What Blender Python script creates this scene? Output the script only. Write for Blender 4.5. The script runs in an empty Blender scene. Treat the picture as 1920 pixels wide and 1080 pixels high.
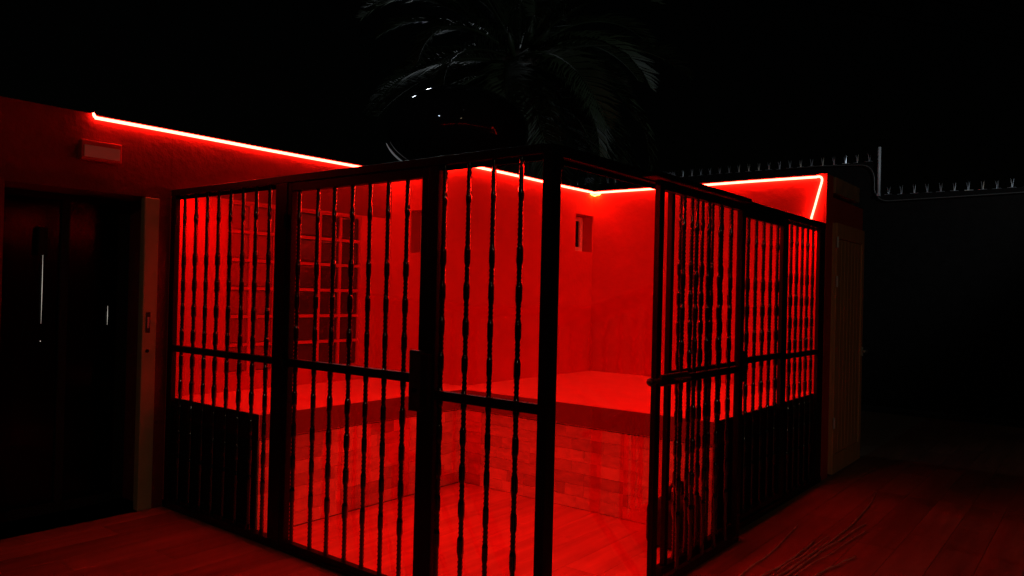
import bpy, bmesh, math, random
from mathutils import Vector, Matrix
random.seed(7)
S = bpy.context.scene
COL = S.collection
R = math.radians
# ------------------------------------------------------------ camera
YAW, PITCH, ROLL = 0.66529, 0.0070, 0.02422
CAM = Vector((-2.5167, -1.7855, 1.3855))
fw = Vector((math.cos(YAW), math.sin(YAW), 0)); rt = Vector((math.sin(YAW), -math.cos(YAW), 0)); up = Vector((0, 0, 1))
F = fw*math.cos(PITCH)+up*math.sin(PITCH); U = up*math.cos(PITCH)-fw*math.sin(PITCH)
R2 = rt*math.cos(ROLL)+U*math.sin(ROLL); U2 = U*math.cos(ROLL)-rt*math.sin(ROLL)
cd = bpy.data.cameras.new('camera'); cam = bpy.data.objects.new('camera', cd); COL.objects.link(cam)
cam.matrix_world = Matrix(((R2.x, U2.x, -F.x, CAM.x), (R2.y, U2.y, -F.y, CAM.y), (R2.z, U2.z, -F.z, CAM.z), (0, 0, 0, 1)))
cd.sensor_width = 36; cd.lens = 1430.44/1920*36; cd.clip_start = 0.05; cd.clip_end = 400
S.camera = cam
# ------------------------------------------------------------ night sky, moon, exposure
w = bpy.data.worlds.new('World'); S.world = w; w.use_nodes = True
nt = w.node_tree; nt.nodes.clear()
wo = nt.nodes.new('ShaderNodeOutputWorld'); bg = nt.nodes.new('ShaderNodeBackground'); sk = nt.nodes.new('ShaderNodeTexSky')
sk.sky_type = 'NISHITA'; sk.sun_disc = False; sk.sun_elevation = R(2); sk.sun_rotation = R(200)
bg.inputs[1].default_value = 0.00022
nt.links.new(sk.outputs[0], bg.inputs[0]); nt.links.new(bg.outputs[0], wo.inputs[0])
sd = bpy.data.lights.new('moon', 'SUN'); sd.energy = 0.0015; sd.angle = R(0.5); sd.color = (1, .93, .82)
sun = bpy.data.objects.new('moon', sd); COL.objects.link(sun)
sun.rotation_euler = Vector((0.7, 0.9, -0.9)).to_track_quat('-Z', 'Y').to_euler()
S.view_settings.view_transform = 'Standard'; S.view_settings.look = 'None'
S.view_settings.exposure = 0; S.view_settings.gamma = 1; S.view_settings.use_curve_mapping = False
S.render.engine = 'CYCLES'
S.cycles.max_bounces = 8; S.cycles.diffuse_bounces = 5; S.cycles.glossy_bounces = 4

# ------------------------------------------------------------ helpers
def tag(o, label=None, cat=None, group=None, kind=None):
    if label: o['label'] = label
    if cat: o['category'] = cat
    if group: o['group'] = group
    if kind: o['kind'] = kind
    return o
def empty(name, loc=(0, 0, 0), parent=None):
    o = bpy.data.objects.new(name, None); COL.objects.link(o); o.location = loc; o.parent = parent
    o.empty_display_size = .1
    return o
def link(name, me, parent=None, loc=None, rot=None):
    o = bpy.data.objects.new(name, me); COL.objects.link(o)
    if parent: o.parent = parent
    if loc is not None: o.location = loc
    if rot is not None: o.rotation_euler = rot
    return o
class MB:
    def __init__(s): s.bm = bmesh.new()
    def box(s, a, b, bev=0):
        bm2 = bmesh.new(); bmesh.ops.create_cube(bm2, size=1)
        a = Vector(a); b = Vector(b); c = (a+b)/2; d = b-a
        for v in bm2.verts: v.co = Vector((v.co.x*d.x, v.co.y*d.y, v.co.z*d.z))+c
        if bev: bmesh.ops.bevel(bm2, geom=bm2.edges[:], offset=bev, segments=2, affect='EDGES', profile=.5)
        s.join(bm2); return s
    def join(s, bm2):
        me = bpy.data.meshes.new('t'); bm2.to_mesh(me); bm2.free(); s.bm.from_mesh(me); bpy.data.meshes.remove(me)
    def prism(s, pts, z0, z1, bev=0):
        bm2 = bmesh.new(); n = len(pts)
        lo = [bm2.verts.new((x, y, z0)) for x, y in pts]; hi = [bm2.verts.new((x, y, z1)) for x, y in pts]
        bm2.faces.new(lo[::-1]); bm2.faces.new(hi)
        for i in range(n): bm2.faces.new((lo[i], lo[(i+1) % n], hi[(i+1) % n], hi[i]))
        if bev: bmesh.ops.bevel(bm2, geom=bm2.edges[:], offset=bev, segments=3, affect='EDGES', profile=.5)
        s.join(bm2); return s
    def tube(s, pts, r, n=8, cap=True, radii=None):
        pts = [Vector(p) for p in pts]; rings = []; prev = None
        for i, p in enumerate(pts):
            t = (pts[min(i+1, len(pts)-1)]-pts[max(i-1, 0)]).normalized()
            if prev is None:
                a = Vector((0, 0, 1)) if abs(t.z) < .9 else Vector((1, 0, 0)); nn = t.cross(a).normalized()
            else: nn = (prev-t*prev.dot(t)).normalized()
            prev = nn; bb = t.cross(nn); rr = radii[i] if radii else r
            rings.append([s.bm.verts.new(p+nn*math.cos(2*math.pi*k/n)*rr+bb*math.sin(2*math.pi*k/n)*rr) for k in range(n)])
        for i in range(len(rings)-1):
            for k in range(n): s.bm.faces.new((rings[i][k], rings[i][(k+1) % n], rings[i+1][(k+1) % n], rings[i+1][k]))
        if cap: s.bm.faces.new(rings[0][::-1]); s.bm.faces.new(rings[-1])
        return s
    def ball(s, c, r, sc=(1, 1, 1), seg=16):
        bm2 = bmesh.new(); bmesh.ops.create_uvsphere(bm2, u_segments=seg, v_segments=max(6, seg//2), radius=r)
        for v in bm2.verts: v.co = Vector((v.co.x*sc[0]+c[0], v.co.y*sc[1]+c[1], v.co.z*sc[2]+c[2]))
        s.join(bm2); return s
    def mesh(s, name, mat, smooth=False):
        bmesh.ops.recalc_face_normals(s.bm, faces=s.bm.faces[:])
        me = bpy.data.meshes.new(name); s.bm.to_mesh(me); s.bm.free(); me.materials.append(mat)
        if smooth:
            for f in me.polygons: f.use_smooth = True
        return me
    def build(s, name, mat, parent=None, smooth=False, loc=None, rot=None):
        return link(name, s.mesh(name, mat, smooth), parent, loc, rot)
def bx(name, mat, a, b, parent=None, bev=0.0):
    if isinstance(parent, float): parent, bev = None, parent
    return MB().box(a, b, bev).build(name, mat, parent)
def mat(name, col, rough=.6, metal=0, bump=0, bscale=40, var=0, vscale=8, objvar=0, spec=.5, coat=0, detail=6, stretch=None, wear=0):
    m = bpy.data.materials.new(name); m.use_nodes = True; t = m.node_tree; n = t.nodes; b = n['Principled BSDF']
    b.inputs['Base Color'].default_value = (*col, 1); b.inputs['Roughness'].default_value = rough
    b.inputs['Metallic'].default_value = metal; b.inputs['Specular IOR Level'].default_value = spec
    b.inputs['Coat Weight'].default_value = coat; b.inputs['Coat Roughness'].default_value = .12
    tc = n.new('ShaderNodeTexCoord'); mp = n.new('ShaderNodeMapping'); t.links.new(tc.outputs['Object'], mp.inputs[0])
    if stretch: mp.inputs['Scale'].default_value = stretch
    oi = n.new('ShaderNodeObjectInfo')
    if objvar:
        ad = n.new('ShaderNodeVectorMath'); ad.operation = 'ADD'; ml = n.new('ShaderNodeMath'); ml.operation = 'MULTIPLY'; ml.inputs[1].default_value = 37
        t.links.new(oi.outputs['Random'], ml.inputs[0]); t.links.new(mp.outputs[0], ad.inputs[0]); t.links.new(ml.outputs[0], ad.inputs[1]); vec = ad.outputs[0]
    else: vec = mp.outputs[0]
    if var or objvar:
        nz = n.new('ShaderNodeTexNoise'); nz.inputs['Scale'].default_value = vscale; nz.inputs['Detail'].default_value = detail; t.links.new(vec, nz.inputs[0])
        mr = n.new('ShaderNodeMapRange'); mr.inputs[1].default_value = .3; mr.inputs[2].default_value = .7; mr.inputs[3].default_value = 1-var; mr.inputs[4].default_value = 1+var
        t.links.new(nz.outputs[0], mr.inputs[0])
        fac = mr.outputs[0]
        if objvar:
            m2 = n.new('ShaderNodeMapRange'); m2.inputs[3].default_value = 1-objvar; m2.inputs[4].default_value = 1+objvar; t.links.new(oi.outputs['Random'], m2.inputs[0])
            mm = n.new('ShaderNodeMath'); mm.operation = 'MULTIPLY'; t.links.new(fac, mm.inputs[0]); t.links.new(m2.outputs[0], mm.inputs[1]); fac = mm.outputs[0]
        vm = n.new('ShaderNodeVectorMath'); vm.operation = 'SCALE'; vm.inputs[0].default_value = col; t.links.new(fac, vm.inputs['Scale']); t.links.new(vm.outputs[0], b.inputs['Base Color'])
        rr = n.new('ShaderNodeMapRange'); rr.inputs[3].default_value = max(.02, rough-.08); rr.inputs[4].default_value = min(1, rough+.1); t.links.new(nz.outputs[0], rr.inputs[0]); t.links.new(rr.outputs[0], b.inputs['Roughness'])
    if bump:
        nb = n.new('ShaderNodeTexNoise'); nb.inputs['Scale'].default_value = bscale; nb.inputs['Detail'].default_value = 8; nb.inputs['Roughness'].default_value = .6; t.links.new(vec, nb.inputs[0])
        bp = n.new('ShaderNodeBump'); bp.inputs['Strength'].default_value = bump; bp.inputs['Distance'].default_value = .02; t.links.new(nb.outputs[0], bp.inputs['Height']); t.links.new(bp.outputs[0], b.inputs['Normal'])
    return m
def emis(name, col, st):
    m = bpy.data.materials.new(name); m.use_nodes = True; b = m.node_tree.nodes['Principled BSDF']
    b.inputs['Base Color'].default_value = (.8, .2, .2, 1); b.inputs['Emission Color'].default_value = (*col, 1); b.inputs['Emission Strength'].default_value = st
    return m

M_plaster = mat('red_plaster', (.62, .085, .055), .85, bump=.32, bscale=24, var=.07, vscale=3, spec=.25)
M_outer = mat('shaded_red_plaster', (.20, .024, .016), .85, bump=.45, bscale=24, var=.14, vscale=4, spec=.3)  # darker copy of the plaster, the weaker light put into its colour
M_tilegrout = mat('grout', (.34, .22, .16), .9, var=.1, bump=.2)
M_plank = mat('shaded_wood_tile', (.36, .15, .09), .5, var=.22, vscale=6, objvar=.16, bump=.12, bscale=20, stretch=(.25, 2.6, 1), detail=8)  # shaded copy of the floor tile, dimmer light outside put into the colour
M_plank_in = mat('lit_wood_tile', (.82, .32, .22), .5, var=.18, vscale=5, objvar=.05, bump=.10, bscale=20, stretch=(.25, 2.6, 1), detail=8)  # lit copy of the same tile for the bright inside
M_ground = mat('ground', (.03, .022, .018), .8, var=.3, vscale=3, bump=.3)
M_stone = mat('stone_strip_tile', (.84, .34, .24), .65, var=.16, vscale=9, objvar=.27, bump=.22, bscale=26, stretch=(1, 1, 2.5))
M_cushion = mat('cushion_vinyl', (.80, .30, .25), .5, var=.05, bump=.12, bscale=60)
M_steel = mat('black_painted_steel', (.007, .0065, .0065), .42, var=.3, vscale=30, spec=.22, bump=.12, bscale=90)
M_bar = mat('black_gloss_bar', (.007, .0065, .0065), .15, spec=.7, coat=1.0)
M_bar.node_tree.nodes['Principled BSDF'].inputs['Coat Roughness'].default_value = .07
M_lock = mat('dull_lock_steel', (.05, .042, .036), .5, metal=.3, var=.3, vscale=30)
M_beige = mat('beige_pvc', (.40, .40, .20), .5, var=.06, vscale=10)
M_beige2 = mat('beige_painted_wood', (.80, .40, .17), .55, var=.15, vscale=10, stretch=(4, 4, .4))
M_white = mat('white_plastic', (.75, .72, .68), .45)
M_glassdark = mat('dark_glass', (.004, .004, .004), .16, spec=.14)
M_block = mat('glass_block', (.055, .05, .05), .10, bump=.25, bscale=16, objvar=.25, spec=.6)
M_frost = mat('frosted_glass_block', (.30, .06, .04), .22, bump=.2, bscale=20, objvar=.12)
M_blackhole = mat('dark_interior', (.006, .006, .006), .9)
M_bark = mat('palm_bark', (.09, .065, .045), .9, bump=.8, bscale=14, var=.3)
M_leaf = mat('palm_leaf', (.028, .044, .017), .5, var=.3, vscale=2, objvar=.25)
M_tank = mat('black_gloss_tank', (.003, .003, .003), .045, spec=.1)
M_galv = mat('galvanised_metal', (.70, .74, .78), .28, metal=.55)
M_darkwall = mat('dark_boundary_render', (.012, .011, .010), .95, bump=.4, bscale=12, var=.2, spec=.1)
M_concrete = mat('concrete', (.22, .20, .18), .9, bump=.3, var=.15)
M_cable = mat('grey_cable', (.11, .11, .10), .35)
M_pale = mat('pale_plastic', (.75, .78, .78), .3)
M_bag = mat('black_bag', (.008, .008, .008), .6, bump=.4, bscale=12)
M_led = emis('red_led_tube', (1, .027, .015), 64)
M_led2 = emis('red_led_ribbon', (1, .003, .0015), 175)
M_amber = emis('amber_hot_spot', (1, .30, .03), 26)  # emission put in for the yellow overexposed glow in the corner
M_glint = emis('door_glint', (1, .93, .8), .55)  # emission put in for glints on the dark door glass
M_bulb = emis('bulb', (1, .9, .75), 8)
M_strap = mat('translucent_plastic', (.62, .46, .38), .25, var=.2)

Z0 = -0.045; HL = 2.385; HC = 2.002; XA = 3.78; YB = 2.174; XC = 1.927; YD = 3.02; BT = .658; CB = .506; YF = 2.055; XF = 1.80

# ------------------------------------------------------------ ground and floor
g = MB().box((-60, -60, Z0-.2), (90, 90, Z0-.012)).build('ground', M_ground); tag(g, kind='structure')
fl = MB().box((-1.65, -3.1, Z0-.0119), (8.25, 3.43, Z0-.0035)).build('floor', M_tilegrout); tag(fl, kind='structure')
cache = {}
def plank(x0, x1, y0, y1, m):
    key = (round(x1-x0, 3), round(y1-y0, 3), m.name)
    if key not in cache: cache[key] = MB().box((-(x1-x0)/2, -(y1-y0)/2, -.008), ((x1-x0)/2, (y1-y0)/2, 0), .0014).mesh('plank', m)
    link('plank', cache[key], fl, ((x0+x1)/2, (y0+y1)/2, Z0))
def field(x0, x1, y0, y1, m, w=.205, L=1.2, gap=.0025, ph=0):
    y = y0; r = ph
    while y < y1-.03:
        ye = min(y+w-gap, y1); x = x0-(.0, .4, .8)[r % 3]
        while x < x1-.01:
            a, b = max(x, x0), min(x+L-gap, x1)
            if b-a > .03: plank(a, b, y, ye, m)
            x += L
        y += w; r += 1
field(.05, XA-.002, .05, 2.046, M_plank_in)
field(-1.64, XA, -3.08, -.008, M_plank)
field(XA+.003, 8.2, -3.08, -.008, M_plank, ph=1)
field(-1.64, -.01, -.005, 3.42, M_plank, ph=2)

# ------------------------------------------------------------ walls
def wall_mesh(axis, p, t, u0, u1, z0, z1, holes=()):
    """wall slab: front face at plane <axis>=p, thickness t away from the viewer, holes (u0,u1,z0,z1,depth or None for through)"""
    m = MB(); us = sorted({u0, u1, *[h[0] for h in holes], *[h[1] for h in holes]}); zs = sorted({z0, z1, *[h[2] for h in holes], *[h[3] for h in holes]})
    def P(u, z, d): return (u, p+d, z) if axis == 'y' else (p+d, u, z)
    bm = m.bm
    def q(*c): bm.faces.new([bm.verts.new(x) for x in c])
    for i in range(len(us)-1):
        for j in range(len(zs)-1):
            a, b, c, d = us[i], us[i+1], zs[j], zs[j+1]; um, zm = (a+b)/2, (c+d)/2
            h = next((h for h in holes if h[0] < um < h[1] and h[2] < zm < h[3]), None)
            if h is None: q(P(a, c, 0), P(b, c, 0), P(b, d, 0), P(a, d, 0)); q(P(a, c, t), P(a, d, t), P(b, d, t), P(b, c, t))
            elif h[4] is not None: q(P(a, c, h[4]), P(b, c, h[4]), P(b, d, h[4]), P(a, d, h[4])); q(P(a, c, t), P(a, d, t), P(b, d, t), P(b, c, t))
    for a, b, c, d, dep in holes:
        e = t if dep is None else dep
        q(P(a, c, 0), P(a, d, 0), P(a, d, e), P(a, c, e)); q(P(b, c, 0), P(b, c, e), P(b, d, e), P(b, d, 0))
        q(P(a, d, 0), P(b, d, 0), P(b, d, e), P(a, d, e)); q(P(a, c, 0), P(a, c, e), P(b, c, e), P(b, c, 0))
    q(P(u0, z0, 0), P(u0, z1, 0), P(u0, z1, t), P(u0, z0, t)); q(P(u1, z0, 0), P(u1, z0, t), P(u1, z1, t), P(u1, z1, 0))
    q(P(u0, z1, 0), P(u1, z1, 0), P(u1, z1, t), P(u0, z1, t)); q(P(u0, z0, 0), P(u0, z0, t), P(u1, z0, t), P(u1, z0, 0))
    bmesh.ops.remove_doubles(bm, verts=bm.verts[:], dist=1e-5)
    return m
WT = HL+.014
hw = empty('house_wall', (-.6, YD, Z0))
tag(hw, 'long red plastered house wall with doorway and glass block window, lit along its top', 'wall')
def kid(o, p):
    o.parent = p; o.location = o.location-p.location; return o
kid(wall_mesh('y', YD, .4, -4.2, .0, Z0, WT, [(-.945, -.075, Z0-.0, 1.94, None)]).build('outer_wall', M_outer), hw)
kid(wall_mesh('y', YD, .4, .0005, XC+.40, 1.990, WT).build('shaded_band', M_outer), hw)  # darkened for the weaker light above the cage rail
kid(wall_mesh('y', YD, .4, .0005, XC+.4, Z0, 1.9895, [(.400, 1.604, .775, 1.975, .11)]).build('wall', M_plaster), hw)
rw = empty('return_wall', (XC, 2.6, Z0)); tag(rw, 'narrow red return wall with small recess, between the glass block window and the rear wall', 'wall')
kid(wall_mesh('x', XC, .30, YB+.302, YD-.002, Z0, WT-.001, [(2.50, 2.78, 1.70, 2.05, .14)]).build('wall', M_plaster), rw)
rr_ = empty('rear_wall', (2.8, YB, Z0)); tag(rr_, 'red rear wall of the caged corner with a small square window near its right end', 'wall')
kid(wall_mesh('y', YB, .30, XC, XA-.001, Z0, WT, [(3.475, XA-.006, 1.80, 2.15, .14)]).build('wall', M_plaster), rr_)
# small windows in the recesses
wf = MB()
for a, b in (((3.50, 1.81), (3.55, 2.14)), ((3.71, 1.81), (3.76, 2.14)), ((3.55, 1.81), (3.71, 1.85)), ((3.55, 2.10), (3.71, 2.14))): wf.box((a[0], YB+.105, a[1]), (b[0], YB+.137, b[1]), .003)
wfo = kid(wf.build('window_frame', M_white), rr_)
gl = bx('pane', M_glassdark, (3.55, YB+.122, 1.85), (3.71, YB+.128, 2.10)); gl.parent = wfo
wf = MB()
for a, b in (((2.505, 1.705), (2.535, 2.045)), ((2.745, 1.705), (2.775, 2.045)), ((2.535, 1.705), (2.745, 1.74)), ((2.535, 2.01), (2.745, 2.045))): wf.box((XC+.105, a[0], a[1]), (XC+.137, b[0], b[1]), .003)
wfo = kid(wf.build('window_frame', M_white), rw)
gl = bx('pane', M_glassdark, (XC+.122, 2.535, 1.74), (XC+.128, 2.745, 2.01)); gl.parent = wfo
ew = empty('end_wall', (XA, 1.0, Z0)); tag(ew, 'red end wall at the right of the cage, light strip along its top edge', 'wall')
kid(wall_mesh('x', XA, .18, 0.0, YB+.30, Z0, WT).build('wall', M_plaster), ew)

# outbuilding right of the cage
ob = empty('outbuilding', (4.4, .02, Z0)); tag(ob, 'dark low outbuilding right of the cage with a beige cupboard door', 'building')
kid(wall_mesh('y', .012, .15, XA+.182, 4.96, Z0, 2.235, [(3.985, 4.87, Z0, 2.03, None)]).build('wall', M_plaster), ob)
kid(bx('side_wall', M_plaster, (4.81, .164, Z0), (4.96, 2.45, 2.235)), ob)
kid(bx('fascia', mat('beige_fascia', (.5, .36, .22), .7, var=.2, bump=.4), (XA+.183, -.02, 2.262), (4.70, .10, 2.396), .006), ob)
kid(bx('roof', M_concrete, (XA+.182, .102, 2.238), (4.99, 2.45, 2.38)), ob)
dr = kid(bx('door', M_beige2, (3.99, -.012, Z0+.02), (4.865, .022, 2.025), .003), ob)
fr = MB()
for a, b in (((3.99, Z0+.02), (4.06, 2.025)), ((4.795, Z0+.02), (4.865, 2.025)), ((4.06, Z0+.02), (4.795, .13)), ((4.06, 1.90), (4.795, 2.025))): fr.box((a[0], -.030, a[1]), (b[0], -.0121, b[1]), .004)
o = fr.build('door_frame', M_beige2); o.parent = dr
for i in range(7):
    x = 4.064+i*.1045
    o = bx('board', M_beige2, (x, -.020, .134), (x+.099, -.0122, 1.896), .004); o.parent = dr
for z in (1.82, 1.50, .35):
    o = MB().tube([(3.985, -.036, z), (3.985, -.036, z+.09)], .009).build('hinge', M_pale, dr)
o = MB().box((4.80, -.07, .93), (4.90, -.045, .955), .004).box((4.815, -.046, .90), (4.85, -.029, .98), .003).build('handle', M_galv, dr)

# ------------------------------------------------------------ glass block window (pieces on the house wall)
gw = empty('glass_block_window', (1.0, YD+.05, .775)); tag(gw, 'square window of thirty-six glass blocks in the red wall behind the bars', 'window')
kid(bx('mortar', M_plaster, (.402, YD+.055, .777), (1.602, YD+.108, 1.973)), gw)
bm = MB(); bm.box((-.088, -.02, -.088), (.088, .05, .088), .014)
gbm = bm.mesh('glass_block', M_block)
gbf = MB().box((-.088, -.02, -.088), (.088, .05, .088), .014).mesh('glass_block', M_frost)
# mortar ribs between blocks
ribs = MB()
for i in range(7):
    u = .402+i*.2
    ribs.box((max(.402, u-.011), YD+.006, .777), (min(1.602, u+.011), YD+.0549, 1.973))
for j in range(7):
    z = .777+j*.1993
    for i in range(6): ribs.box((.413+i*.2, YD+.0062, max(.777, z-.011)), (.591+i*.2, YD+.0548, min(1.973, z+.011)))
kid(ribs.build('mortar_joint', M_plaster), gw)
for i in range(6):
    for j in range(6):
        kid(link('glass_block', gbf if i < 3 else gbm, None, (.502+i*.2, YD+.034, .877+j*.1993)), gw)

# ------------------------------------------------------------ sliding door at left
sdoor = empty('sliding_door', (-.5, YD+.3, Z0)); tag(sdoor, 'dark glass sliding door in the doorway at the left of the red wall', 'door')
kid(bx('pane', M_glassdark, (-.90, YD+.352, Z0+.06), (-.52, YD+.362, 1.90)), sdoor)
kid(bx('pane', M_glassdark, (-.47, YD+.352, Z0+.06), (-.17, YD+.362, 1.90)), sdoor)
f_ = MB()
for a, b in (((-.944, Z0+.001), (-.901, 1.939)), ((-.519, Z0+.001), (-.471, 1.939)), ((-.9, Z0+.001), (-.52, Z0+.06)), ((-.47, Z0+.001), (-.17, Z0+.06)), ((-.9, 1.90), (-.52, 1.939)), ((-.47, 1.90), (-.17, 1.939))): f_.box((a[0], YD+.335, a[1]), (b[0], YD+.375, b[1]), .002)
kid(f_.build('door_frame', M_blackhole), sdoor)
kid(bx('backing', M_blackhole, (-.944, YD+.385, Z0+.001), (-.076, YD+.399, 1.939)), sdoor)
kid(MB().box((-.935, YD+.29, 1.40), (-.905, YD+.333, 1.475), .006).build('handle', M_beige), sdoor)
for (x, za, zb) in ((-.618, 1.13, 1.56), (-.226, 1.115, 1.24)):  # glowing lines drawn in place of glints, no real gap
    kid(MB().tube([(x, YD+.34, za), (x+.0005, YD+.34, (za+zb)/2), (x, YD+.34, zb)], .0018, 6, radii=[.0004, .0014, .0006]).build('glint_line', M_glint), sdoor)
kid(bx('glint_line', M_glint, (-.6195, YD+.34, 1.02), (-.6165, YD+.343, 1.026)), sdoor)
kid(bx('lock_box', M_blackhole, (-.66, YD+.30, 1.55), (-.60, YD+.334, 1.72), .01), sdoor)
js = empty('door_leaf_edge', (-.12, YD, Z0)); tag(js, 'beige door stile with a recessed lock plate, standing beside the dark doorway', 'door')
kid(bx('stile', M_beige, (-.168, YD-.012, Z0+.002), (-.077, YD+.05, 1.937), .005), js)
lp = kid(MB().box((-.148, YD-.0165, 1.08), (-.120, YD-.0121, 1.21), .002).build('lock_plate', M_lock), js)
o = kid(MB().box((-.141, YD-.019, 1.11), (-.127, YD-.0166, 1.18), .001).build('latch', M_galv), js)
kid(MB().tube([(-.134, YD-.0121, .965), (-.134, YD-.016, .965)], .012, 10).build('keyhole', M_blackhole), js)
wb = empty('wall_box', (-.46, YD-.03, 2.17)); tag(wb, 'small pale box fixed to the red wall below the start of the light strip', 'wall lamp')
kid(MB().box((-.575, YD-.055, 2.115), (-.34, YD-.0015, 2.232), .008).build('housing', M_plaster), wb)
kid(MB().box((-.56, YD-.060, 2.13), (-.355, YD-.0551, 2.20), .002).build('lens', M_white), wb)

# ------------------------------------------------------------ benches and cushions
def bench(name, label, boxes, loc):
    e = empty(name, loc); tag(e, label, 'bench')
    m = MB()
    for a, b in boxes: m.box(a, b)
    kid(m.build('core', M_tilegrout), e); return e
b1 = bench('tiled_bench', 'stone-tiled bench along the wall under the glass block window', [((.055, YF+.010, Z0), (XC-.001, YD-.001, CB-.002))], (1, 2.5, Z0))
b2 = bench('tiled_bench', 'stone-tiled bench along the right end wall, facing the open doorway', [((XF+.010, .055, Z0), (XA-.001, YF-.002, CB-.002)), ((XC+.0005, YF-.001, Z0), (XA-.001, YB-.001, CB-.002))], (2.8, 1, Z0))
RH = .0775
def strips(parent, axis, p, u0, u1):
    z = Z0+.004; row = 0; rnd = random.Random(3 if axis == 'y' else 5)
    while z+RH < CB+.006:
        u = u0; z1 = min(z+RH-.002, CB-.003)
        joint = [u0+.60*i for i in range(1, 5)]
        while u < u1-.01:
            L = rnd.choice((.15, .20, .25, .30, .36)); e = min(u+L, u1)
            for jn in joint:
                if u < jn-.001 < e: e = jn
            if u1-e < .05: e = u1
            pr = rnd.uniform(.0005, .0028)
            if axis == 'y': a = (u+.0007, p-pr, z); b = (e-.0007, p+.0099, z1)
            else: a = (p-pr, u+.0007, z); b = (p+.0099, e-.0007, z1)
            c = Vector(((a[0]+b[0])/2, (a[1]+b[1])/2, (a[2]+b[2])/2))
            kid(MB().box(Vector(a)-c, Vector(b)-c).build('stone_tile', M_stone, loc=c), parent)
            u = e
        z += RH; row += 1
strips(b1, 'y', YF, .056, XF-.006)
strips(b2, 'x', XF, .056, YF-.002)
kid(MB().box((.045, YF+.01, Z0), (.0545, YD-.002, CB-.002)).build('end_shade_panel', M_darkwall), b1)  # bench ends coloured near-black for the shade on them
kid(MB().box((XF+.01, .045, Z0), (XA-.002, .0545, CB-.002)).build('end_shade_panel', M_darkwall), b2)
c1 = MB().prism([(.045, YF-.012), (XC-.002, YF-.012), (XC-.002, YD-.003), (.045, YD-.003)], CB, BT, .007).build('bench_cushion', M_cushion, smooth=False)
tag(c1, 'thick flat cushion on the bench under the glass block window', 'cushion')
c2 = MB().prism([(XF-.012, .045), (XA-.003, .045), (XA-.003, YB-.003), (XC+.002, YB-.003), (XC+.002, YF-.015), (XF-.012, YF-.015)], CB+.0005, BT-.0005, .007).build('bench_cushion', M_cushion)
tag(c2, 'thick flat cushion on the bench along the right end wall', 'cushion')
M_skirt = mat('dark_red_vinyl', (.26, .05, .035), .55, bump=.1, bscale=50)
M_end = mat('end_shade', (.012, .006, .005), .6)  # near-black colour for the shade on the cushion ends
eb1 = bx('end_shade_band', M_end, (.0425, YF-.010, CB+.001), (.0448, YD-.006, BT-.004)); eb2 = bx('end_shade_band', M_end, (XF-.010, .0425, CB+.002), (XA-.006, .0448, BT-.004))
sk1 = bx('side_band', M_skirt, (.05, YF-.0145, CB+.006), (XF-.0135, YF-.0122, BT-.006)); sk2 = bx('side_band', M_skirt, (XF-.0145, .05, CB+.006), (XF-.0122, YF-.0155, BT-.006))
for c in (c1, c2):   # origin to its own place
    ce = sum((v.co for v in c.data.vertices), Vector())/len(c.data.vertices)
    c.data.transform(Matrix.Translation(-ce)); c.location = ce
for k_, c in ((sk1, c1), (sk2, c2), (eb1, c1), (eb2, c2)): k_.data.transform(Matrix.Translation(-c.location)); k_.parent = c

# ------------------------------------------------------------ LED strip
def arc(p0, p1, p2, n=5):
    p0, p1, p2 = Vector(p0), Vector(p1), Vector(p2)
    return [(p0*(1-t)**2+p1*2*t*(1-t)+p2*t*t) for t in [i/n for i in range(n+1)]]
ls = empty('light_strip', (-.49, YD, HL)); tag(ls, 'glowing red light strip running along the tops of the red walls', 'light strip')
def runs(off): return [(-.485, YD-off), (XC-off, YD-off), (XC-off, YB-off), (XA-off, YB-off), (XA-off, .075)]
TR = .0092
sec = [(.0008+TR+TR*math.cos(t_*math.pi/5), TR*math.sin(t_*math.pi/5)-TR) for t_ in range(10)]
def sweep(sec, name, m):
    mb = MB(); cols = []
    for off, dz in sec:
        P = runs(off); pts = []
        for i in range(len(P)-1):
            for s_ in range(8): pts.append((P[i][0]+(P[i+1][0]-P[i][0])*s_/8, P[i][1]+(P[i+1][1]-P[i][1])*s_/8))
        pts.append(P[-1])
        cols.append([mb.bm.verts.new((x, y, HL+dz+.0012*math.sin(k_*1.1))) for k_, (x, y) in enumerate(pts)])
    n = len(cols)
    for i in range(n):
        A = cols[i]; B_ = cols[(i+1) % n]
        for k_ in range(len(A)-1): mb.bm.faces.new((A[k_], A[k_+1], B_[k_+1], B_[k_]))
    mb.bm.faces.new([c[0] for c in cols]); mb.bm.faces.new([c[-1] for c in cols])
    return kid(mb.build(name, m), ls)
sweep(sec, 'diffuser', M_led)
sweep([(.0008, .001), (.0215, .001), (.0215, .0045), (.0008, .0045)], 'channel', M_steel)
kid(MB().tube([(-.486, YD-.014, HL-.006), (-.493, YD-.013, HL+.004), (-.497, YD-.013, HL+.018)], .008, 8, radii=[.010, .009, .006]).build('tail', M_led, smooth=True), ls)
for (x, y_, ax) in [(-.2, YD, 0), (.3, YD, 0), (.8, YD, 0), (1.3, YD, 0), (1.75, YD, 0), (2.2, YB, 0), (2.75, YB, 0), (3.3, YB, 0), (XA, 1.8, 1), (XA, 1.3, 1), (XA, .8, 1), (XA, .35, 1)]:
    if ax == 0: kid(bx('clip', M_pale, (x-.004, y_-.0205, HL-.0015), (x+.004, y_-.0190, HL+.003)), ls)
    else: kid(bx('clip', M_pale, (x-.0205, y_-.004, HL-.0015), (x-.0190, y_+.004, HL+.003)), ls)
kid(MB().tube([(XA-.075, YB-.014, HL-.024), (XA-.04, YB-.016, HL-.031), (XA-.020, YB-.020, HL-.036), (XA-.015, YB-.045, HL-.030), (XA-.014, YB-.08, HL-.024)], .0065, 8).build('corner_hot_spot', M_amber, smooth=True), ls)  # added glowing piece, shapes the hot spot in the corner
q = .013
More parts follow.
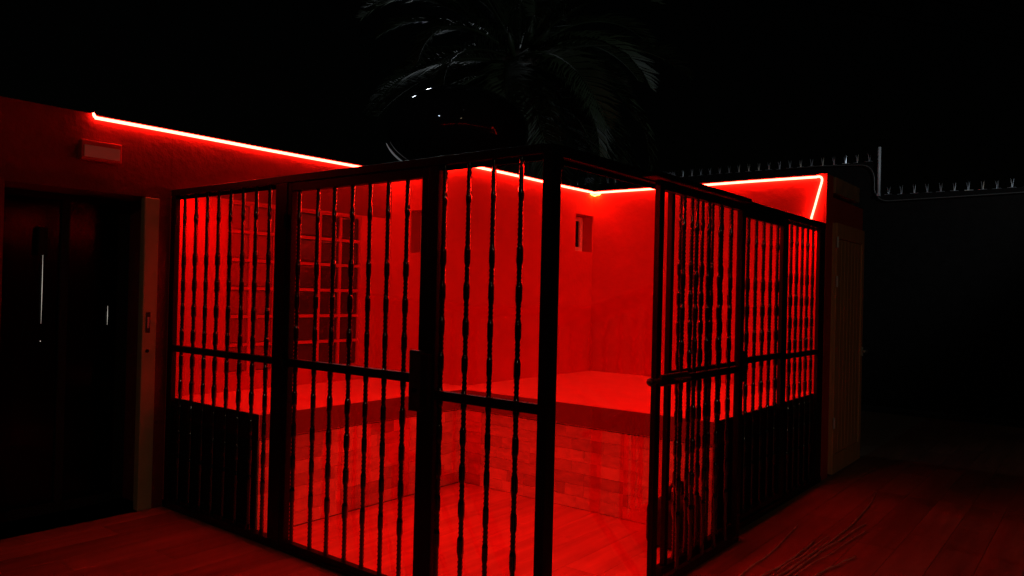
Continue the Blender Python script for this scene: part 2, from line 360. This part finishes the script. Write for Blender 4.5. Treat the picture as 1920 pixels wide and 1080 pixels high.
path = [tuple(v) for v in arc((XA-q, .074, HL-.008), (XA-q, .022, HL-.004), (XA-q, .038, HL-.06), 6)]
path += [(XA-q, .062, HL-.15), (XA-q, .087, HL-.25), (XA-q, .108, 2.06), (XA-q, .118, 2.012)]
kid(MB().tube(path, .0085, 8).build('hanging_end', M_led, smooth=True), ls)

# second strip, hidden behind the front top rails of the cage, facing in and down
ls2 = empty('light_strip', (.045, .045, 1.955)); tag(ls2, 'slim red light strip tucked behind the top rails of the steel cage', 'light strip')
def ribbon(name, pts, m):   # pts: list of quads
    mb = MB()
    for q4 in pts: mb.bm.faces.new([mb.bm.verts.new(p) for p in q4])
    me = bpy.data.meshes.new(name); mb.bm.to_mesh(me); mb.bm.free(); me.materials.append(m); return kid(link(name, me), ls2)
ribbon('diffuser', [[(.0415, .062, 1.9535), (.0415, 3.0, 1.9535), (.0515, 3.0, 1.9598), (.0515, .062, 1.9598)],
                    [(.082, .0415, 1.9440), (.082, .0515, 1.9498), (3.76, .0515, 1.9498), (3.76, .0415, 1.9440)]], M_led2)
kid(bx('channel', M_steel, (.0375, .055, 1.940), (.0412, 3.01, 1.9615)), ls2); kid(bx('channel', M_steel, (.0413, .055, 1.9602), (.0525, 3.01, 1.9640)), ls2)
kid(bx('channel', M_steel, (.075, .0375, 1.930), (3.77, .0412, 1.9515)), ls2); kid(bx('channel', M_steel, (.075, .0413, 1.9502), (3.77, .0525, 1.9540)), ls2)

# ------------------------------------------------------------ wrought bars
def bar_mesh(h, name='bar'):
    """square bar: long twist at both ends, then hammered lozenges between one-turn twists"""
    per, bul = .165, .088; topT = .30; botT = .22
    rings = []; ang = 0; z = 0; dz = .0055
    mid0, mid1 = botT, h-topT
    nb = max(1, round((mid1-mid0)/per)); per2 = (mid1-mid0)/nb
    m = MB(); N = 8; last = None
    while z <= h+1e-6:
        tw = True; half = .0100
        if z < .03 or z > h-.02: tw = False; half = .0105+.004*(max(0, .03-z)/.03)
        elif mid0 < z < mid1:
            ph = ((z-mid0) % per2)/per2
            f = bul/per2
            if ph < f:
                tw = False; s = ph/f; half = .0100+.0035*min(1, math.sin(math.pi*s)*1.9)
        elif abs(z-(h-topT*.52)) < .03:
            tw = False; half = .0100+.0025*math.cos((z-(h-topT*.52))/.03*math.pi/2)
        if tw: ang += math.pi/2*dz/.021
        else: ang = ang+(round(ang/(math.pi/2))*(math.pi/2)-ang)*.25
        ring = []
        for k in range(N):
            a = ang+k*2*math.pi/N
            rr = half*(1.22 if k % 2 == 0 else .98) if tw else half*(1.16 if k % 2 == 0 else 1.0)
            ring.append(m.bm.verts.new((rr*math.cos(a+math.pi/4), rr*math.sin(a+math.pi/4), z)))
        if last:
            for k in range(N): m.bm.faces.new((last[k], last[(k+1) % N], ring[(k+1) % N], ring[k]))
        last = ring; z += dz
    me = m.mesh(name, M_bar, True)
    return me
BH = 1.965; BAR = bar_mesh(BH); BARG = bar_mesh(1.92)
cage = empty('steel_cage', (0, 0, 0)); tag(cage, 'black steel cage of twisted bars enclosing the red-lit corner, one gate slid open', 'cage')
def part(name, a, b, parent=cage, m=M_steel, bev=.003): return bx(name, m, a, b, parent, bev)
T = .04
part('corner_post', (0, 0, Z0+.001), (.072, .045, HC-.003))
# left face
part('top_rail', (0, .0455, 1.962), (.0374, YD-.002, HC))
part('bottom_rail', (-.006, .046, Z0+.0005), (T+.006, .6275, 0)); part('bottom_rail', (-.006, 1.8385, Z0+.0005), (T+.006, YD-.003, 0))
part('post', (0, .628, Z0+.001), (T+.01, .694, 1.9615))
part('post', (-.002, 1.7665, Z0+.001), (T, 1.838, 1.9615))
part('panel_stile', (0.002, 1.8395, .0005), (T-.004, 1.879, 1.9612)); part('panel_stile', (0.002, 2.962, .0005), (T-.004, YD-.002, 1.9612))
part('threshold', (-.006, .628, Z0+.0008), (T+.006, 1.838, -.022))
part('middle_rail', (.001, .0455, .893), (T-.006, .6275, .936))
part('middle_rail', (.001, 1.8793, .960), (T-.006, 2.9618, 1.0))
for y in (.606, .460, .319, .168): link('bar', BAR, cage, (T/2, y, -.002), (0, 0, y*7))
for y in (2.874, 2.738, 2.607, 2.480, 2.350, 2.219, 2.087, 1.957): link('bar', BAR, cage, (T/2, y, -.002), (0, 0, y*7))
for z in (1.80, .55): link('hinge', MB().tube([(-.008, 2.945, z-.03), (-.008, 2.945, z+.03)], .016, 10).mesh('hinge', M_steel), cage)
# gate in the left face, closed
gt = empty('gate', (0, 0, 0), cage); gt['label'] = 'closed barred gate with the tall lock case'
fr = MB()
fr.box((.001, .6955, -.021), (T, .735, 1.958), .003).box((.001, 1.728, -.021), (T, 1.7655, 1.958), .003)
fr.box((.001, .7353, 1.912), (T, 1.7278, 1.958), .003).box((.001, .7353, -.021), (T, 1.7278, .010), .003)
fr.box((.0015, .7353, .958), (T-.004, 1.7278, 1.001), .003)
fr.build('gate_frame', M_steel, gt)
for y in (1.683, 1.523, 1.387, 1.244, 1.111, .980, .847): link('bar', BARG, gt, (T/2, y, .000), (0, 0, y*9))
MB().box((-.024, .688, .832), (.0008, .766, 1.112), .004).build('lock_case', M_lock, gt)
MB().tube([(-.024, .725, .93), (-.034, .725, .93)], .012, 10).build('keyhole', M_steel, gt)
MB().box((-.028, .640, .845), (-.002, .6875, 1.10), .003).build('strike_cover', M_steel, gt)
for z in (.2, 1.0, 1.75): MB().tube([(-.010, 1.765, z-.04), (-.010, 1.765, z+.04)], .012, 10).build('hinge', M_steel, gt)
# right face
part('top_rail', (.0725, 0, 1.952), (XA-.002, .0374, HC))
part('bottom_rail', (1.05, -.004, Z0+.0005), (XA-.003, T+.004, 0))
t = .03
part('post', (1.088, .001, .0005), (1.122, t, 1.9515)); part('post', (2.025, .0005, .0005), (2.07, t, 1.9515)); part('post', (2.835, .0005, .0005), (2.90, t, 1.9515)); part('panel_stile', (3.64, .001, .0005), (XA-.003, t, 1.9515))
part('middle_rail', (1.1223, .002, .965), (2.0248, t-.002, 1.003)); part('middle_rail', (2.9003, .002, .968), (3.6397, t-.002, 1.006))
RB = bar_mesh(1.955)
for x in (1.22, 1.355, 1.49, 1.625, 1.76, 1.895): link('bar', RB, cage, (x, .015, -.002), (0, 0, x*5))
for x in (3.0, 3.125, 3.25, 3.375, 3.505): link('bar', RB, cage, (x, .015, -.002), (0, 0, x*5))
g2 = empty('gate', (0, 0, 0), cage); g2['label'] = 'narrow closed gate in the right-hand face of the cage'
fr = MB(); fr.box((2.073, .001, .012), (2.105, t, 1.945), .003).box((2.80, .001, .012), (2.832, t, 1.945), .003)
fr.box((2.1053, .001, 1.895), (2.7998, t, 1.945), .003).box((2.1053, .001, .012), (2.7998, t, .045), .003).box((2.1053, .0015, .98), (2.7998, t-.002, 1.02), .003)
fr.build('gate_frame', M_steel, g2)
GB = bar_mesh(1.86)
for x in (2.18, 2.315, 2.45, 2.585, 2.715): link('bar', GB, g2, (x, .015, .04), (0, 0, x*5))
for z in (.90, .98): MB().tube([(2.10, -.008, z), (2.135, -.008, z)], .008, 8).build('bolt', M_lock, g2)
MB().box((2.108, .0, .87), (2.15, t, 1.06), .002).build('lock_case', M_steel, g2)
# sliding gate, open, in front of the fixed panel
g3 = empty('gate', (0, 0, 0), cage); g3['label'] = 'open gate slid sideways in front of the fixed bars, beside the doorway'
ya, yb = -.085, -.055
fr = MB(); fr.box((.785, ya, -.040), (.832, yb, 1.948), .003).box((1.83, ya, -.040), (1.875, yb, 1.948), .003)
fr.box((.8323, ya, 1.905), (1.8297, yb, 1.948), .003).box((.8323, ya, -.040), (1.8297, yb, .004), .003).box((.8323, ya+.001, .955), (1.8297, yb-.001, .993), .003)
fr.build('gate_frame', M_steel, g3)
k = (1.7855-.07)/1.7855
for i in range(-1, 5):
    xa = 1.225+.160*i; x = -2.5167+(xa+2.5167)*k
    if x < .93: continue
    link('bar', BARG, g3, (x, (ya+yb)/2, -.01), (0, 0, x*5))
MB().box((.80, ya-.022, .957), (1.10, ya-.0005, 1.012), .006).tube([(.70, ya-.012, .985), (.80, ya-.012, .985)], .012, 10).ball((.705, ya-.012, .985), .02).build('lock_case', M_lock, g3)
MB().tube([(.93, ya-.022, .985), (.93, ya-.055, .985), (1.02, ya-.058, .985), (1.06, ya-.045, .985)], .008, 8).build('handle', M_lock, g3)
part('guide_rail', (.75, -.09, 1.960), (1.95, -.0005, 1.985))
part('doorway_bracket', (.073, .001, 1.90), (.09, .03, 1.9515))

# bag on the floor inside
bag = empty('tool_bag', (1.62, .20, Z0)); tag(bag, 'low black bag on the floor behind the open gate', 'bag')
m = MB(); m.box((-.19, -.11, 0), (.19, .11, .26), .045); m.build('body', M_bag, bag, smooth=True)
MB().tube([(-.09, 0, .25), (-.08, 0, .33), (0, 0, .36), (.08, 0, .33), (.09, 0, .25)], .010, 8).build('handle', M_bag, bag, smooth=True)

# ------------------------------------------------------------ plastic straps outside right
SL = [[(1.30, -.31), (1.9, -.30), (2.466, -.242)], [(1.38, -.40), (1.8, -.43), (2.17, -.426)], [(1.42, -.46), (2.0, -.49), (2.493, -.512), (3.1, -.49), (3.69, -.431)], [(1.46, -.49), (2.1, -.52), (2.77, -.573)], [(1.56, -.60), (1.8, -.64), (2.04, -.687)], [(1.40, -.43), (1.9, -.455), (2.35, -.46)], [(1.5, -.52), (2.2, -.58), (2.62, -.61)]]
names = ['nearest the cage, short and pale', 'second from the cage, ending early', 'longest one, towards the cupboard', 'fourth from the cage, slightly curved', 'farthest from the cage, short', 'thin one between the two longest', 'thin one just outside the longest']
for i, L in enumerate(SL):
    m = MB(); P = [Vector((x, y, 0)) for x, y in L]; n = 14; pts = []
    for s in range(n*(len(P)-1)+1):
        a = min(s//n, len(P)-2); f = s/n-a; pts.append(P[a].lerp(P[a+1], f)+Vector((0, .003*math.sin(s*.45+i), Z0+.008+.005*abs(math.sin(s*.35+i)))))
    c = pts[0].copy(); pts = [p-c for p in pts]
    m.tube(pts, .0052 if i not in (5, 6) else .0035, 6)
    o = m.build('plastic_strap', M_strap, smooth=True, loc=c)
    tag(o, 'thin plastic strap on the floor right of the cage, '+names[i], 'strap', 'plastic straps lying on the floor')

# ------------------------------------------------------------ boundary wall with spikes
bw = empty('boundary_wall', (9.1, 1, Z0)); tag(bw, 'dark high boundary wall with a row of anti-climb spikes, behind the caged corner', 'wall')
kid(bx('wall', M_darkwall, (9.0, .80, Z0), (9.25, 9, 3.36)), bw)
bw2 = empty('boundary_wall', (9.1, -3, Z0)); tag(bw2, 'lower dark boundary wall with bright spikes, to the right of the thin pole', 'wall')
kid(bx('wall', M_darkwall, (9.0, -9, Z0), (9.25, .798, 2.88)), bw2)
def spike_mesh(seed):
    m = MB(); rd = random.Random(seed)
    m.box((-.03, -.05, 0), (.03, .05, .004))
    for dx, dy in ((-.03, .012), (.0, -.012), (.03, .02)):
        m.tube([(dx*.3, dy*.3, .003), (dx*.5, dy*.5, .05), (dx*1.2, dy*1.2, .115+rd.uniform(-.01, .01))], .004, 5, radii=[.0045, .004, .0006])
    return m.mesh('spike', M_galv)
SM = [spike_mesh(i) for i in range(4)]
y = .92
while y < 6.2: kid(link('spike', random.choice(SM), None, (9.03, y, 3.36), (0, random.uniform(-.15, .15), random.uniform(-.4, .4))), bw); y += .158
y = .66
while y > -2.6: kid(link('spike', random.choice(SM), None, (9.03, y, 2.88), (0, random.uniform(-.15, .15), random.uniform(-.4, .4))), bw2); y -= .160
po = empty('metal_pole', (8.96, .775, 2.9)); tag(po, 'thin pale upright pole at the step in the boundary wall', 'pole')
kid(MB().tube([(8.96, .775, 2.90), (8.96, .775, 3.545)], .021, 10).build('pole', M_pale, smooth=True), po)
kid(MB().box((8.93, .755, 2.86), (8.999, .795, 2.90), .003).build('bracket', M_galv), po)
cab = MB().tube([(8.97, 2.2, 3.345), (8.97, 1.6, 3.35), (8.97, 1.124, 3.325)]+[tuple(v) for v in arc((8.97, 1.0, 3.315), (8.97, .83, 3.29), (8.97, .835, 3.05), 6)]+[tuple(v) for v in arc((8.97, .835, 2.96), (8.97, .80, 2.77), (8.97, .60, 2.79), 6)]+[(8.97, -.2, 2.80), (8.97, -.95, 2.812), (8.97, -2.4, 2.83)], .008, 8).build('cable', M_cable, smooth=True)
tag(cab, 'pale cable bending down the boundary wall beside the pole', 'cable')
for i, (y0, z0, L, lab) in enumerate(((4.16, 3.37, .42, 'tangle of shiny razor wire on the boundary wall above the cage end post'), (5.60, 3.40, .16, 'small shiny wire curl on the boundary wall above the rear wall'))):
    pts = [(9.08+.04*math.cos(s*.9), y0-L/2+L*s/60, z0+.045+.045*math.sin(s*.9)) for s in range(61)]
    c = Vector(pts[0]); m = MB().tube([Vector(p)-c for p in pts], .004, 5)
    for s in range(0, 60, 3): p = Vector(pts[s])-c; m.tube([p-Vector((0, .02, .012)), p, p+Vector((0, .02, .014))], .003, 4, radii=[.0005, .007, .0005])
    o = m.build('razor_wire', M_galv, loc=c); tag(o, lab, 'razor wire')

# ------------------------------------------------------------ tank on a stand
tk = empty('water_tank', (3.53, 3.75, 0)); tag(tk, 'big glossy black domed water tank standing behind the rear wall', 'water tank')
m = MB(); m.ball((0, 0, 3.10), 1, (.76, .76, .47), 64); m.build('shell', M_tank, tk, smooth=True)
MB().tube([(0, 0, 3.555), (0, 0, 3.58)], .10, 24).build('lid', M_tank, tk, smooth=False)
for a in range(4):
    x, yy = .42*math.cos(a*math.pi/2+.78), .42*math.sin(a*math.pi/2+.78)
    MB().tube([(x, yy, Z0), (x, yy, 2.80)], .03, 8).build('leg', M_steel, tk)
pts = []
for i in range(13):
    th = R(197+i*2.6); q_ = -rt*(-.0)
    pts.append(rt*(.79*math.cos(th))+Vector((0, 0, 3.10+.50*math.sin(th)))-fw*.05)
MB().tube(pts, .010, 8, radii=[.003+.008*math.sin(math.pi*i/12)+.001 for i in range(13)]).build('highlight_arc', M_pale, tk, smooth=True)  # pale tube shaped as the highlight along the tank's lower left edge
pts = [rt*(.50*-1+.0)+Vector((0, 0, 2.80))-fw*.12, rt*(-.49)+Vector((0, 0, 2.86))-fw*.12, rt*(-.465)+Vector((0, 0, 2.83))-fw*.12]
MB().tube(pts, .012, 8).build('valve', M_pale, tk)

# ------------------------------------------------------------ palm
def frond_mesh(seed, L=2.7):
    rd = random.Random(seed); m = MB(); n = 16; pts = []
    droop = rd.uniform(.75, 1.25); x = z = 0; a = 0
    for i in range(n+1):
        pts.append(Vector((x, 0, z))); a = -droop*(i/n)**1.4*1.35
        x += L/n*math.cos(a); z += L/n*math.sin(a)
    m.tube(pts, .02, 5, radii=[.028*(1-.85*i/n) for i in range(n+1)])
    K = 62
    for j in range(4, K):
        s = j/K*n; i = min(int(s), n-1); p = pts[i].lerp(pts[i+1], s-i); t = (pts[i+1]-pts[i]).normalized(); nrm = Vector((-t.z, 0, t.x))
        ll = .52*math.sin(math.pi*(.12+.86*j/K))**.6*rd.uniform(.85, 1.1)
        for sd_ in (-1, 1):
            d = (t*.75+Vector((0, sd_, 0))*.8+nrm*rd.uniform(.1, .45)).normalized()
            wv = (t*.5-nrm*.3).normalized()*.017
            e = p+d*ll*.55+Vector((0, 0, -.02)); tip = p+d*ll+Vector((0, 0, -.11*ll/.5*rd.uniform(.6, 1.5)))
            v = [m.bm.verts.new(c) for c in (p-wv*.5, p+wv*.5, e+wv, tip, e-wv)]
            m.bm.faces.new(v)
    me = bpy.data.meshes.new('frond'); m.bm.to_mesh(me); m.bm.free(); me.materials.append(M_leaf); return me
FM = [frond_mesh(i) for i in range(6)]
pm_ = empty('palm_tree', (6.95, 5.6, Z0)); tag(pm_, 'tall palm tree with arching fronds, dimly lit behind the black tank', 'palm tree')
tr = [(.06*math.sin(i*.5), .05*math.cos(i*.4)-.05, i*.32) for i in range(16)]
MB().tube(tr, .2, 14, radii=[.24+(.03 if i % 2 else 0)+(.05 if i > 13 else 0) for i in range(16)]).build('trunk', M_bark, pm_, smooth=True)
MB().ball((0, 0, 4.98), .34, (1, 1, .9)).build('crown_shaft', M_bark, pm_, smooth=True)
rd = random.Random(11)
NF = 64
for i in range(NF):
    el = R(82-125*(i/NF)**1.0+rd.uniform(-7, 7)); az = i*2.39996+rd.uniform(-.2, .2)
    sc = rd.uniform(.86, 1.08)
    o = link('frond', FM[i % 6], pm_, (.15*math.cos(az), .15*math.sin(az), 5.08+.25*math.sin(el)), (rd.uniform(-.4, .4), -el, az)); o.rotation_mode = 'XYZ'; o.scale = (sc, sc, sc)
for i in range(3):
    az = R(200+i*35); MB().tube([(.2*math.cos(az), .2*math.sin(az), 5.0+.1*i), (.5*math.cos(az), .5*math.sin(az), 5.25+.1*i), (.62*math.cos(az), .62*math.sin(az), 5.45+.1*i)], .05, 8, radii=[.03, .06, .006]).build('spathe', M_leaf, pm_, smooth=True)

# ------------------------------------------------------------ lamps outside the frame
def lamp_post(loc, target, energy, col, label, cone=None, radius=.05, spot=True):
    e = empty('floodlight', (loc[0], loc[1], Z0)); tag(e, label, 'lamp')
    d = (Vector(target)-Vector(loc)).normalized()
    h = loc[2]-Z0
    b = Vector((0, 0, h))-d*.16
    MB().tube([(b.x, b.y, 0), (b.x, b.y, b.z+.05)], .04, 10).build('pole', M_steel, e)
    MB().tube([b, b+d*.10, b+d*.14], .1, 16, radii=[.05, .09, .10]).build('head', M_steel, e)
    ld = bpy.data.lights.new('lamp', 'SPOT'); ld.spot_size = cone; ld.spot_blend = .5
    ld.energy = energy; ld.color = col; ld.shadow_soft_size = radius
    lo = bpy.data.objects.new('lamp', ld); COL.objects.link(lo); lo.parent = e; lo.location = (0, 0, h)
    lo.rotation_euler = d.to_track_quat('-Z', 'Y').to_euler()
    return lo
lamp_post((5.2, -4.2, 4.6), (9.3, 3.4, 4.2), 175, (.75, .88, 1), 'floodlight on a post right of the cage, aimed at the boundary wall', R(75))
lamp_post((-6.5, 1.2, 5.2), (3.4, 3.75, 3.0), 480, (.8, .93, 1), 'added unseen floodlight on a post left of the courtyard, brightening the tank', R(10))  # added unseen spot that brightens the pale arc on the tank
lamp_post((-6.0, -6.5, 4.2), (1.6, 1.4, 1.0), 75, (1, .78, .5), 'warm floodlight on a post behind the viewer, aimed at the cage', R(84), .05)

# street lamps beyond the palm, above the frame
def street_lamp(loc, energy, label):
    e = empty('street_lamp', (loc[0], loc[1], Z0)); tag(e, label, 'lamp')
    h = loc[2]-Z0
    MB().tube([(-30, 16, h+1.6), (-12, 6.4, h+.6), (0, 0, h+.19), (12, -6.4, h+.6), (30, -16, h+1.6)], .012, 6).build('span_wire', M_steel, e)
    MB().box((-.18, -.14, h+.10), (.30, .18, h+.18), .02).build('lamp_head', M_steel, e)
    ld = bpy.data.lights.new('lamp', 'POINT'); ld.energy = energy; ld.color = (.82, .93, 1); ld.shadow_soft_size = .15
    lo = bpy.data.objects.new('lamp', ld); COL.objects.link(lo); lo.parent = e; lo.location = (0, 0, h)
street_lamp((7.7, 9.8, 8.6), 115, 'street lamp with a white head beyond the palm, the farther one')
street_lamp((4.6, 8.6, 7.9), 45, 'street lamp with a white head beyond the tank, the nearer one')
